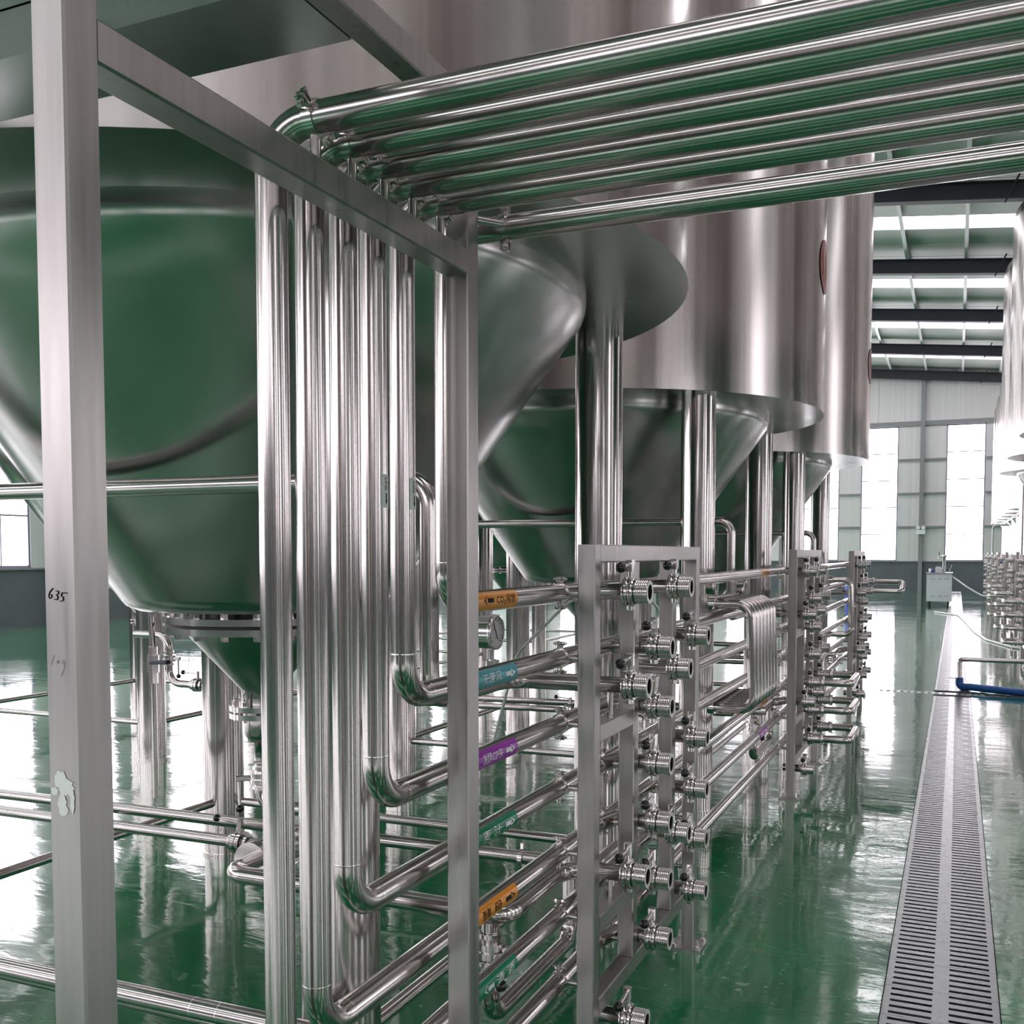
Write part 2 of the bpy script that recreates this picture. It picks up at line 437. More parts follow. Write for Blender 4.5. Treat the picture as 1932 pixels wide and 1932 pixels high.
# ------------------------------------------------------------------ fermentation tanks
ZB, TR, RC = 2.44, 1.575, 1.22
def cone_r(z): return .49 + (z - 1.34) * (RC - .02 - .49) / (2.37 - 1.34)
def make_tank(label, zb=ZB, tr=TR, ztop=7.8, n_=96, dz=0.0, detail=True, group=None, loc=(0, 0, 0)):
    t = thing('fermentation_tank', label, 'tank', loc, 0, group)
    k = tr / TR; rc = RC * k
    m_ = MB(); sh = [(tr, zb + .07)] + [(tr, zb + .07 + (ztop - zb - .5) * i / 6) for i in range(1, 7)]
    for i in range(1, 9):
        a = math.pi / 2 * i / 8; sh.append((tr - .42 + .42 * math.cos(a), ztop - .43 + .42 * math.sin(a)))
    sh.append((.3, ztop + .1)); sh.append((.001, ztop + .1))
    m_.lathe(sh, n_=n_); obj('shell', m_, steel_shell, t)
    m_ = MB(); m_.lathe([[(tr + .003, zb), (tr + .003, zb + .075)], [(tr + .003, zb + .075), (tr - .01, zb + .075)]], n_=n_); obj('skirt_band', m_, steel_shell, t)
    m_ = MB(); m_.lathe([(tr + .003, zb), (rc - .03, zb)], n_=n_); obj('base_ring', m_, steel_cone, t)
    zk = zb - 1.10 * k
    prof = [(rc, zb + .01), (rc, zb - .035), (rc - .012, zb - .07)]
    z0, r0 = zb - .07, rc - .012
    for i in range(1, 9): prof.append((r0 + (.49 * k - r0) * i / 8, z0 + (zk + .02 - z0) * i / 8))
    m_ = MB(); m_.lathe(prof, n_=n_); obj('cone', m_, steel_cone, t)
    pr2 = [(.49 * k, zk + .02), (.47 * k, zk - .005), (.43 * k, zk - .022), (.25 * k, zk - .035), (.245 * k, zk - .09)]
    m_ = MB(); m_.lathe(pr2, n_=64 if detail else 32); obj('cone_knuckle', m_, steel_cone, t)
    zf = zb - 1.175
    if detail:
        f1 = MB(); f1.disc((0, 0, 0), .345, 'z', zf + .004, zf + .028, 64); f2 = MB(); f2.disc((0, 0, 0), .345, 'z', zf - .032, zf - .008, 64)
        g = MB(); g.disc((0, 0, 0), .33, 'z', zf - .008, zf + .004, 48)
        fo = obj('flange', f1, steel_bright, t); fo2 = obj('flange', f2, steel_bright, t); obj('gasket', g, black_rubber, t)
        bm = MB(); bm.hexn((.315, 0, 0), .016, 'z', zf + .028, zf + .05); bm.tube([(.315, 0, zf - .05), (.315, 0, zf + .06)], .009, 8); bm.hexn((.315, 0, 0), .016, 'z', zf - .05, zf - .032)
        bmesh_ = bm.mesh('bolt', steel_bright)
        for i in range(18):
            bo = obj('bolt', bmesh_, steel_bright, fo); bo.rotation_euler = (0, 0, 2 * math.pi * (i + .3) / 18)
        m_ = MB(); m_.lathe([(.27, zf - .032), (.07, zf - .255), (.07, zf - .31)], n_=48); obj('lower_cone', m_, steel_cone, t)
        zs = zf - .335
        f1 = MB(); f1.disc((0, 0, 0), .115, 'z', zs + .004, zs + .024, 40); f2 = MB(); f2.disc((0, 0, 0), .115, 'z', zs - .024, zs - .004, 40)
        fo = obj('flange', f1, steel_bright, t); obj('flange', f2, steel_bright, t)
        bm = MB(); bm.hexn((.092, 0, 0), .014, 'z', zs + .024, zs + .042); bm.tube([(.092, 0, zs - .036), (.092, 0, zs + .056)], .008, 8)
        bmesh_ = bm.mesh('bolt', steel_bright)
        for i in range(8):
            bo = obj('bolt', bmesh_, steel_bright, fo); bo.rotation_euler = (0, 0, 2 * math.pi * i / 8)
        m_ = MB(); m_.lathe([(.062, zs - .024), (.062, zs - .09), (.045, zs - .115), (.027, zs - .12), (.027, zs - .19)], n_=32); obj('outlet_spool', m_, steel_pipe, t)
    o_ = 1.0 * k
    lm = MB(); lm.lathe([(.1, 0.012), (.1, zb)], n_=40); legm = lm.mesh('leg', steel_leg)
    fm = MB(); fm.disc((0, 0, 0), .108, 'z', 0, .014, 32); footm = fm.mesh('foot_plate', steel_leg)
    for sx in (-1, 1):
        for sy in (-1, 1):
            lg = obj('leg', legm, steel_leg, t, (sx * o_, sy * o_, 0)); obj('foot_plate', footm, steel_leg, lg)
    for s_ in (-1, 1):
        m_ = MB(); m_.tube([(-o_ + .095, s_ * o_, .27), (o_ - .095, s_ * o_, .27)], .021, 14); obj('brace', m_, steel_pipe, t)
        m_ = MB(); m_.tube([(s_ * o_, -o_ + .095, .27), (s_ * o_, o_ - .095, .27)], .021, 14); obj('brace', m_, steel_pipe, t)
    return t
TX, TY0, TS = -2.4, 3.14, 3.806
tank_lab = ['nearest large stainless conical tank, its green-tinted cone filling the upper left',
            'second large stainless conical tank in the left row, with the clear red number badge',
            'third and farthest large stainless tank of the left row, ending nearest the back windows']
tanks = [make_tank(tank_lab[0], loc=(TX, TY0, 0), group='stainless fermentation tanks left of the drain')]
def badge(t, z, text):
    # round red badge curved on the shell, facing the aisle
    m_ = MB(); rad = TR + .004; rb = .17; N, K = 28, 5
    def W(u, v, q=0.0): a = u / rad; return ((rad + q) * math.cos(a), (rad + q) * math.sin(a), z + v)
    vs = [W(0, 0)]; fs = []
    for j in range(1, K + 1):
        for i in range(N): vs.append(W(rb * j / K * math.cos(2 * math.pi * i / N), rb * j / K * math.sin(2 * math.pi * i / N)))
    for i in range(N): fs.append((0, 1 + i, 1 + (i + 1) % N))
    for j in range(K - 1):
        for i in range(N): fs.append((1 + j * N + i, 1 + (j + 1) * N + i, 1 + (j + 1) * N + (i + 1) % N, 1 + j * N + (i + 1) % N))
    m_.add(vs, fs); o = obj('number_badge', m_, red_m, t); o['label'] = 'round red badge with yellow digits'
    tv, tf, tw = text_mesh(text, .17); m2 = MB(); m2.add([W(u - tw / 2, v, .003) for u, v in tv], tf, False); obj('digits', m2, yellow_m, o)
for i in (1, 2):
    tt = dup(tanks[0], (TX, TY0 + TS * i, 0), 0, tank_lab[i]); tanks.append(tt)
badge(tanks[1], 3.36, '11')
badge(tanks[2], 3.36, '1')
back_lab = ['tank of the second row seen between the legs of the nearest tank',
            'tank of the second row standing behind the second tank of the front row',
            'tank of the second row standing behind the farthest tank of the front row']
for i in range(3):
    dup(tanks[0], (-6.42, 6.83 + TS * i - .02, 0), 0, 'stainless ' + back_lab[i], 'second row of tanks behind the first')
rt = make_tank('stainless tank right of the drain, high bottom, first from the camera', 3.26, 1.50, 7.9, 64, detail=False, group='tall stainless tanks right of the drain', loc=(2.30, 16.9, 0))
for i, lab in ((1, 'middle of the three high-bottomed stainless tanks at the right edge'), (2, 'farthest of the three high-bottomed stainless tanks at the right edge')):
    dup(rt, (2.30, 16.9 + 3.95 * i, 0), 0, lab)
for i in range(5):  # unseen tanks added so the visible steel has a row to reflect
    dup(rt, (2.42, 12.95 - 3.95 * i, 0), 0, 'unseen stainless tank added for steel reflections, %s' % ['first beyond the right edge', 'second beyond the right edge', 'third beyond the right edge', 'beside the camera', 'behind the camera'][i], 'unseen tanks added beside the camera for reflections')
rs = make_tank('smaller stainless tank, first of the six beyond the high ones at the right edge', 2.6, 1.36, 7.1, 64, detail=False, group='smaller stainless tanks far right', loc=(2.48, 27.9, 0))
ords = ['second', 'third', 'fourth', 'fifth', 'sixth and last']
for i in range(5):
    dup(rs, (2.48, 27.9 + 2.78 * (i + 1), 0), 0, 'smaller stainless tank, %s of the six receding at the right edge' % ords[i])

# ------------------------------------------------------------------ tall pipe frame, deck
PW = .05
fr = thing('tall_pipe_frame', 'tall square-tube steel frame, nearest post with handwritten 635, diagonal-looking beam', 'frame')
m_ = MB(); m_.bar((-.925, .877, .0), (-.925, .877, 2.38), PW, ch=.003); post = obj('post', m_, steel_post, fr); post['label'] = 'nearest square post with black handwriting and glue residue'
m_ = MB(); m_.bar((-.925, 1.875, .0), (-.925, 1.875, 2.38), PW, ch=.003); obj('post', m_, steel_post, fr)
m_ = MB(); m_.bar((-.925, .9005, 2.097), (-.925, 1.85, 2.097), PW, ch=.003); obj('beam', m_, steel_post, fr)
m_ = MB(); m_.bar((-.925, -.6, 2.405), (-.925, 2.0, 2.405), PW, ch=.003); obj('top_beam', m_, steel_post, fr)
for yy in (.877, 1.875):
    m_ = MB(); m_.box(-.985, -.865, yy - .06, yy + .06, 0, .008); obj('foot_plate', m_, steel_post, fr)
# handwriting on the face toward the camera (strokes as thin ink ribbons)
def strokes(parent, name, lines, x, z, s_, w_, m, y=.8515, rot=0.0):
    mb = MB()
    cr_, sr_ = math.cos(rot), math.sin(rot)
    for ln in lines:
        pts = [(x + (u * cr_ - v * sr_) * s_, y, z + (u * sr_ + v * cr_) * s_) for u, v in ln]
        mb.tube(pts, w_, 6)
    return obj(name, mb, m, parent)
D6 = [[(.5, 1), (.2, .6), (.1, .2), (.3, 0), (.5, .15), (.45, .4), (.15, .35)]]
D3 = [[(.9, .85), (1.2, .9), (1.25, .65), (1.0, .5), (1.25, .4), (1.2, .1), (.85, .05)]]
D5 = [[(1.9, .9), (1.65, .85), (1.6, .5), (1.85, .5), (1.9, .2), (1.6, .05)], [(1.9, .9), (2.3, .95)]]
strokes(post, 'handwriting', D6 + D3 + D5, -.944, 1.470, .0125, .0006, ink_black, rot=R(-12))
D1 = [[(.1, 0), (.5, 1)]]; D0 = [[(.9, .5), (1.1, .55), (1.15, .3), (.95, .2), (.9, .5)]]; D9 = [[(1.9, .6), (1.6, .6), (1.65, .2), (1.9, .5), (1.9, 0), (1.5, -1.0)]]
strokes(post, 'handwriting', D1 + D0 + D9, -.942, 1.394, .0115, .00018, ink_black, rot=R(-4))
m_ = MB(); random.seed(3)
for cx, cz, rx, rz in ((-.930, 1.262, .011, .014), (-.921, 1.255, .012, .012), (-.929, 1.235, .008, .016), (-.913, 1.240, .004, .018), (-.940, 1.249, .006, .006), (-.924, 1.228, .005, .006)):
    N = 18; yq = .8516 - (cx + .93) * .01 - rz * .01; vs = [(cx, yq, cz)] + [(cx + rx * math.cos(2 * math.pi * i / N) * random.uniform(.6, 1.1), yq, cz + rz * math.sin(2 * math.pi * i / N) * random.uniform(.6, 1.1)) for i in range(N)]
    m_.add(vs, [(0, 1 + (i + 1) % N, 1 + i) for i in range(N)], False)
obj('glue_residue', m_, scuff_m, post)
dk = thing('overhead_walkway', 'overhead stainless walkway deck and edge beam at the top left corner', 'walkway')
m_ = MB(); m_.box(-7.5, -.951, 1.325, 1.51, 2.38, 2.46); obj('edge_beam', m_, steel_under, dk)
m_ = MB(); m_.box(-7.5, -.951, .93, 1.51, 2.462, 2.475); obj('deck_sheet', m_, steel_under, dk)
m_ = MB(); m_.box(-7.5, -.951, .93, .98, 2.38, 2.46); obj('edge_beam', m_, steel_under, dk)

# ------------------------------------------------------------------ risers and headers
HX, PR = -1.01, .0255
HZ = [1.41, 1.23, 1.045, .865, .68, .50, .31]
def clamp_mb(kind):
    """kind 'stand': ring round a y-pipe with top/bottom ears, bolts along x, stub to +x"""
    band = MB(); band.lathe([[(PR + .0005, -.009), (PR + .003, -.009)], [(PR + .003, -.009), (PR + .003, .009)], [(PR + .003, .009), (PR + .0005, .009)]], axis='y', n_=28)
    for s_ in (1, -1):
        for dx in (-.0045, .0045): band.box(dx - .0015, dx + .0015, -.009, .009, *sorted((s_ * (PR + .002), s_ * (PR + .020))))
    bolt = MB()
    for s_ in (1, -1):
        bolt.tube([(-.020, 0, s_ * (PR + .014)), (.020, 0, s_ * (PR + .014))], .0033, 8)
        bolt.hexn((0, 0, s_ * (PR + .014)), .0065, 'x', -.013, -.007); bolt.hexn((0, 0, s_ * (PR + .014)), .0065, 'x', .007, .013)
    return band, bolt
_b, _bo = clamp_mb(0)
stub = MB(); stub.tube([(PR + .002, 0, 0), (.061, 0, 0)], .0085, 12)
cl_band, cl_bolt, cl_stub = _b.mesh('pipe_clamp', steel_bright), _bo.mesh('bolt', steel_bright), stub.mesh('clamp_stub', steel_pipe)
RY = [1.365, 1.469, 1.571, 1.672, 1.78, 1.97]           # riser spacing
ZT = 2.192
HEND = 10.9
lab_spec = {0: (lab_orange, 'CO₂排放', ink_black, -1), 1: (lab_cyan, '无菌风', ink_white, 1), 2: (lab_purple, '发酵CIP来', ink_white, 1),
            3: (lab_green, '麦 汁', ink_white, 1), 4: (lab_orange, '酵 母', ink_black, 1), 5: (lab_green, '清 酒', ink_white, -1)}
rnames = ['topmost header pipe, orange sticker with left arrow, and its riser at the middle post',
          'second header pipe from the top, with the turquoise sticker, and its riser',
          'header pipe with the purple sticker, third from the top, and its riser',
          'header pipe with the upper dark green sticker, fourth from the top, and its riser',
          'header pipe with the lower orange sticker, fifth from the top, and its riser',
          'header pipe with the lowest green sticker and left-pointing arrow, with the leftmost riser']
def weld(parent, p, axis='z'):
    m_ = MB(); m_.lathe([(PR, -.002), (PR + .0006, 0), (PR, .002)], p, axis, 24); return obj('weld_seam', m_, steel_bright, parent)
for i in range(7):
    z = HZ[i]
    if i < 6:
        ry = RY[5 - i]
        t = thing('process_pipe', rnames[i], 'pipe', group='headers and risers of the pipe rack')
        er = .05 if i == 0 else .07
        path = fillet([(1.45, ry, ZT), (HX, ry, ZT), (HX, ry, z + .0895)], .075, 10)
        m_ = MB(); m_.tube(path, PR, 28); obj('riser', m_, steel_pipe, t)
        el = fillet([(HX, ry, z + .09), (HX, ry, z), (HX, ry + .09, z)], .076, 12)
        m_ = MB(); m_.tube(el, PR, 28, cap=False); obj('elbow', m_, steel_pipe, t)
        m_ = MB(); m_.tube([(HX, ry + .09, z), (HX, HEND, z)], PR, 28); obj('header', m_, steel_pipe, t)
        weld(t, (HX, ry, z + .09)); weld(t, (HX, ry + .09, z), 'y')
        mt, tx, tm, fl = lab_spec[i]
        pipe_label(t, HX, z, PR, 2.07, 2.30, mt, tx, tm, fl)
        if i in (0, 4, 2, 5): pipe_label(t, HX, z, PR, 5.72, 5.98, lab_orange if i in (0, 4) else lab_purple, '放' if i == 0 else '母', ink_black if i in (0, 4) else ink_white, -1)
        if i in (1, 2):
            yy = ry; zc = 1.637; m_ = MB(); N = 6; a0, a1 = R(-30), R(28); rr_ = PR + .0006
            m_.add([(HX + rr_ * math.cos(a0 + (a1 - a0) * k / N), yy + rr_ * math.sin(a0 + (a1 - a0) * k / N), zz) for zz in (zc - .031, zc + .031) for k in range(N + 1)], [(k, k + 1, k + N + 2, k + N + 1) for k in range(N)])
            so = obj('name_sticker', m_, lab_white, t); so['label'] = 'small white vertical sticker with black lettering'
            tv, tf, tw = text_mesh('CO2' if i == 1 else 'CIP回', .010); m2 = MB(); kk = .024 / tw
            fw_ = lambda u, v: (HX + (rr_ + .0005) * math.cos(v / rr_), yy + (rr_ + .0005) * math.sin(v / rr_), zc + u)
            m2.add([fw_(.026 - u * kk, v) for u, v in tv], tf, False)
            obj('lettering', m2, ink_black, so); m2 = MB()
            av, af = arrow_shape(.022, .007); m2.add([fw_(-.004 - u, v) for u, v in av], af, False)
            obj('arrow', m2, ink_black, so)
        # clamp and support rod below the top run
        if i > 0:
            cx = -.925
            bo_ = obj('pipe_clamp', cl_band, steel_bright, t, (cx, ry, ZT)); bo_.rotation_euler = (0, R(-62), R(90))
            b2 = obj('bolt', cl_bolt, steel_bright, bo_)
            m_ = MB(); m_.tube([(cx, ry, 2.122), (cx, ry, ZT - PR - .001)], .0085, 12); obj('support_rod', m_, steel_pipe, t)
        else:
            bo_ = obj('pipe_clamp', cl_band, steel_bright, t, (-.872, ry, ZT)); bo_.rotation_euler = (0, 0, R(90)); obj('bolt', cl_bolt, steel_bright, bo_)
            m_ = MB(); m_.tube([(-.872, ry - PR, ZT), (-.905, ry - .07, ZT)], .0085, 12); obj('support_rod', m_, steel_pipe, t)
    else:
        t = thing('process_pipe', 'lowest header pipe, running under the other headers near the floor', 'pipe', group='headers and risers of the pipe rack')
        m_ = MB(); m_.tube([(HX, -1.0, z), (HX, HEND, z)], PR, 28); obj('header', m_, steel_pipe, t)

# ------------------------------------------------------------------ manifold stands with valves
FX = -.925     # frame centre line
def make_stand(label, group):
    """local frame: origin on floor at the near post, posts along +y, aisle at +x"""
    t = thing('manifold_stand', label, 'rack', (FX, 2.66, 0), 0, group)
    H_ = 1.545
    ys = [0, .375, .835, 1.185]
    for k, y in enumerate(ys):
        z0 = .266 if k in (1, 2) else 0.0; z1 = H_ if k in (0, 3) else H_ - PW
        m_ = MB(); m_.bar((0, y, z0), (0, y, z1 - .0005), PW, ch=.003); obj('post', m_, steel_post, t)
    m_ = MB(); m_.bar((0, PW / 2, H_ - PW / 2), (0, ys[3] - PW / 2, H_ - PW / 2), PW, ch=.003); obj('top_beam', m_, steel_post, t)
    m_ = MB(); m_.bar((0, PW / 2, .240), (0, ys[3] - PW / 2, .240), PW, ch=.003); obj('bottom_beam', m_, steel_post, t)
    for z in (1.02, .475):
        m_ = MB(); m_.bar((0, PW / 2, z), (0, ys[1] - PW / 2, z), PW, ch=.003); obj('cross_beam', m_, steel_post, t)
    for y in (ys[0], ys[3]):
        m_ = MB(); m_.box(-.06, .06, y - .06, y + .06, 0, .008); fp = obj('foot_plate', m_, steel_post, t)
        for sx in (-1, 1):
            for sy in (-1, 1):
                m_ = MB(); m_.tube([(sx * .046, y + sy * .046, .004), (sx * .046, y + sy * .046, .042)], .005, 8); m_.hexn((sx * .046, y + sy * .046, 0), .011, 'z', .008, .02); obj('anchor_bolt', m_, steel_bright, fp)
    for y in (0, ys[3]):
        for z in HZ:
            b_ = obj('pipe_clamp', cl_band, steel_bright, t, (HX - FX, y, z)); obj('bolt', cl_bolt, steel_bright, b_); obj('clamp_stub', cl_stub, steel_pipe, b_)
    for y, zz in ((ys[1], (.865, .68, .31)),):
        for z in zz:
            b_ = obj('pipe_clamp', cl_band, steel_bright, t, (HX - FX, y, z)); obj('bolt', cl_bolt, steel_bright, b_); obj('clamp_stub', cl_stub, steel_pipe, b_)
    for z, zb_ in ((1.14, 1.045), (.586, .50)):
        m_ = MB(); m_.tube([(0.0, .19, zb_), (0.0, .19, z - PR)], .009, 12); obj('support_rod', m_, steel_pipe, t)
    return t
# valve: origin at the body centre, axis +x, stub pipe back to the header
VP = {}
m_ = MB(); m_.tube([(-.135, 0, 0), (-.014, 0, 0)], .0235, 24); VP['stub_pipe'] = (m_.mesh('stub_pipe', steel_pipe), steel_pipe)
m_ = MB()
for a, b_ in ((-.016, -.002), (.002, .016)):
    m_.lathe([[(.022, a), (.040, a)], [(.040, a), (.0415, a + .002), (.0415, b_ - .002), (.040, b_)], [(.040, b_), (.022, b_)]], axis='x', n_=32)
m_.lathe([(.034, -.002), (.034, .002)], axis='x', n_=28)
for k in range(3):
    a = R(90 + 120 * k + 60); m_.hexn((0, .030 * math.cos(a), .030 * math.sin(a)), .006, 'x', -.021, .022)
m_.lathe([[(.001, -.052), (.012, -.052)], [(.012, -.052), (.013, -.036)]], axis='z', n_=12)
m_.lathe([(.0095, .036), (.0095, .060)], axis='z', n_=14); m_.lathe([[(.017, .034), (.017, .043)], [(.017, .043), (.009, .043)]], axis='z', n_=16)
VP['valve_body'] = (m_.mesh('valve_body', steel_bright), steel_bright)
m_ = MB(); pr = []
for k in range(6): pr += [(.0340, .020 + .006 * k), (.0340, .0225 + .006 * k), (.0315, .0235 + .006 * k), (.0315, .0255 + .006 * k)]
m_.lathe([[(.030, .016), (.0335, .0165)] , pr, [(.0335, .056), (.0335, .058)], [(.0225, .058), (.0225, .004)]], axis='x', n_=32)
rm_ = MB(); rm_.lathe([[(.0335, .0578), (.0335, .0590)], [(.0335, .0590), (.0225, .0590)], [(.0225, .0590), (.0225, .055)]], axis='x', n_=32); VP['union_rim'] = (rm_.mesh('union_rim', rim_m), rim_m)
VP['threaded_union'] = (m_.mesh('threaded_union', steel_bright), steel_bright)
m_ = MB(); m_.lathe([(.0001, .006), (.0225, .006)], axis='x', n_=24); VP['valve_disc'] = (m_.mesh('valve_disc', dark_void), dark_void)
m_ = MB(); m_.bar((0, 0, .058), (0, 0, .092), .024, .024, .004); m_.tube([(0, -.010, .080), (0, -.082, .072)], .0052, 10)
VP['handle'] = (m_.mesh('handle', steel_bright), steel_bright)
m_ = MB(); m_.sphere((0, -.090, .071), .0150, 20); VP['handle_knob'] = (m_.mesh('handle_knob', black_ball), black_ball)
def valve(loc, rz, label, group, first=[None]):
    if first[0] is None:
        t = thing('butterfly_valve', label, 'valve', loc, rz, group)
        for nme in ('stub_pipe', 'valve_body', 'threaded_union', 'valve_disc'): last = obj(nme, VP[nme][0], None, t)
        obj('union_rim', VP['union_rim'][0], None, t.children[2] if t.children[2].name.startswith('threaded') else last)
        h = obj('handle', VP['handle'][0], None, t); obj('knob', VP['handle_knob'][0], None, h)
        first[0] = t; return t
    return dup(first[0], loc, rz, label, group)
# the seven rack levels; columns measured from the near post
VY = [.19, .45, .69, .95]
VR = [(1.41, (0, 2)), (1.23, (1, 3)), (1.14, (0, 2)), (1.045, (1,)), (.865, (1, 3)), (.68, (1, 3)), (.586, (0, 2)), (.50, (1, 3)), (.31, (1, 3)), (.157, (0,))]
rown = ['top', 'second', 'third', 'fourth', 'fifth', 'sixth', 'seventh', 'eighth', 'ninth', 'lowest']
coln = ['first', 'second', 'third', 'fourth']
standn = ['nearest manifold stand', 'second manifold stand', 'third manifold stand']
VX = -.86
st0 = make_stand('nearest manifold stand of square tube carrying open-ended valves', 'manifold stands left of the drain')
stands = [st0]
st_lab = ['', 'second manifold stand along the drain, with three stacked U-bends', 'third and farthest manifold stand of the left row']
for k in (1, 2): stands.append(dup(st0, (FX, 2.66 + TS * k, 0), 0, st_lab[k]))
for k in range(3):
    for r_, (z, cols) in enumerate(VR):
        for c in cols:
            lab = 'butterfly valve with black ball handle, %s row, %s column, %s' % (rown[r_], coln[c], standn[k])
            valve((VX, 2.64 + TS * k + VY[c], z), 0, lab, 'butterfly valves on the manifold stands')
# swept branches behind the frame, joining header and valve stub
def branch_mesh():
    m_ = MB(); m_.tube(fillet([(HX, -.10, 0), (HX, 0, 0), (VX - .128, 0, 0)], .028, 8), PR - .0005, 20, cap=False); return m_
for k in range(3):
    for z in (.865, .68, .31):
        mth = MB(); y = 2.64 + TS * k + VY[1]
        mth.tube(fillet([(HX + .004, y - .11, z), (HX + .03, y, z), (VX - .13, y, z)], .05, 8), .0245, 20)
        o = obj('pipe_branch', mth, steel_pipe); tag(o, 'short swept branch pipe behind the valves, %s row of the %s' % (rown[[q[0] for q in VR].index(z)], standn[k]), 'pipe', 'swept branches behind the manifold stands')

# U-shaped swing bends fitted between valves
def loop(p0, p1, reach, label, group, chamf=.05):
    t = thing('swing_bend', label, 'pipe', (0, 0, 0), 0, group)
    x0 = VX + .058; sgn = 1
    a, b_ = Vector(p0), Vector(p1)
    pts = [(a.x + .02, a.y, a.z), (a.x + reach, a.y, a.z), (b_.x + reach, b_.y, b_.z), (b_.x + .02, b_.y, b_.z)]
    m_ = MB(); m_.tube(fillet(pts, chamf, 8), .0245, 24); obj('bent_pipe', m_, steel_pipe, t)
    for q in (a, b_):
        m_ = MB(); m_.lathe([[(.024, 0), (.039, 0)], [(.039, 0), (.040, .003), (.040, .022), (.038, .026)], [(.038, .026), (.025, .026)]], (q.x, q.y, q.z), 'x', 24)
        for j in range(4): an = R(45 + 90 * j); m_.box(q.x + .004, q.x + .020, q.y + .0385 * math.cos(an) - .006, q.y + .0385 * math.cos(an) + .006, q.z + .0385 * math.sin(an) - .006, q.z + .0385 * math.sin(an) + .006)
        obj('union_nut', m_, steel_bright, t)
    return t
y2 = 2.64 + TS
for z, lab in ((.68, 'upper'), (.50, 'middle'), (.31, 'lowest')):
    loop((VX + .058, y2 + VY[1], z), (VX + .058, y2 + VY[3], z), .185, '%s of the three polished U-bends on the second manifold stand' % lab, 'U-bends on the second manifold stand')
y3 = 2.64 + 2 * TS
loop((VX + .058, y3 + VY[3], 1.23), (VX + .058, y3 + VY[2], 1.14), .30, 'polished U-bend sticking out high on the third manifold stand', None)

# C-shaped spare bends hung on the header between first and second stand
bend_pts = fillet([(-.165, 0, 0), (0, 0, 0), (0.02, 0, -.478), (-.165, 0, -.478)], .065, 10)
m_ = MB(); m_.tube(bend_pts, .0245, 24); bend_mesh = m_.mesh('bent_pipe', steel_pipe)
m_ = MB()
for z in (0, -.478): m_.lathe([[(.024, -.19), (.033, -.19)], [(.033, -.19), (.033, -.160)], [(.033, -.160), (.024, -.160)]], (0, 0, z), 'x', 24)
ferr_mesh = m_.mesh('ferrule', steel_bright)
bl = ['first', 'second', 'third', 'fourth', 'fifth', 'sixth', 'last']
for i in range(7):
    t = thing('spare_bend', 'polished C-shaped spare bend hung on the header, %s from the camera of the packed bundle' % bl[i], 'pipe', (-.85, 4.66 + .088 * i, 1.292), R(-4 + 1.2 * i), 'spare bends hung on the header pipe')
    obj('bent_pipe', bend_mesh, None, t); obj('ferrule', ferr_mesh, None, t)
t = thing('spare_bend', 'single polished C-shaped spare bend hanging between second and third manifold stand', 'pipe', (-.85, 9.35, 1.292), R(6), 'spare bends hung on the header pipe')
obj('bent_pipe', bend_mesh, None, t); obj('ferrule', ferr_mesh, None, t)

# ------------------------------------------------------------------ tank pipework (repeats with every tank)
def vvalve(parent, p, axis, handle_dir, r_=.04):
    """butterfly valve part on a pipe; axis of the pipe 'x','y' or 'z'"""
    m_ = MB()
    for a, b_ in ((-.020, -.003), (.003, .020)): m_.lathe([[(.025, a), (r_, a)], [(r_, a), (r_, b_)], [(r_, b_), (.025, b_)]], p, axis, 28)
    m_.lathe([(r_ * .86, -.003), (r_ * .86, .003)], p, axis, 24)
    for s_ in (-.038, .038): m_.lathe([[(.027, s_ - .006), (.034, s_ - .006)], [(.034, s_ - .006), (.034, s_ + .006)], [(.034, s_ + .006), (.027, s_ + .006)]], p, axis, 24)
    v = obj('valve_body', m_, steel_bright, parent)
    q = Vector(p); hd = Vector(handle_dir[0]); rd = Vector(handle_dir[1])
    m_ = MB(); m_.bar(q + hd * r_ * .9, q + hd * (r_ + .045), .022, .022, .003)
    e0 = q + hd * (r_ + .032); e1 = e0 + rd * .115
    m_.tube([e0, e1], .0058, 10); obj('handle', m_, steel_bright, v)
    m_ = MB(); m_.sphere(tuple(e1), .0155, 20); obj('handle_knob', m_, black_ball, v)
    return v
def gauge(parent, p, r_=.052):
    """pressure gauge facing +x, standing on p"""
    x, y, z = p; zc = z + .075 + r_
    m_ = MB(); m_.disc((x, y, 0), .024, 'z', z, z + .045, 24); m_.lathe([(.008, z + .045), (.008, zc - r_)], (x, y, 0), 'z', 12)
    g0 = obj('gauge_fitting', m_, steel_bright, parent)
    m_ = MB(); m_.lathe([[(.0001, -.03), (r_ * .93, -.03)], [(r_ * .93, -.03), (r_ * .95, .008)], [(r_ * .95, .008), (r_, .010), (r_, .020), (r_ * .90, .020)], [(r_ * .90, .020), (r_ * .90, .014)]], (x, y, zc), 'x', 36)
    g = obj('gauge_case', m_, steel_bright, parent)
    m_ = MB(); m_.lathe([(.0001, .014), (r_ * .91, .014)], (x, y, zc), 'x', 32); obj('dial', m_, dial_m, g)
    m_ = MB()
    for k in range(11):
        a = R(-45 + 27 * k); m_.bar((x + .0148, y + r_ * .66 * math.cos(a), zc + r_ * .66 * math.sin(a)), (x + .0148, y + r_ * .78 * math.cos(a), zc + r_ * .78 * math.sin(a)), .0018, .0008, .0002)
    m_.bar((x + .0155, y - r_ * .35, zc + r_ * .55), (x + .0155, y + r_ * .25, zc - r_ * .42), .0022, .0008, .0002)
    obj('needle', m_, ink_black, g)
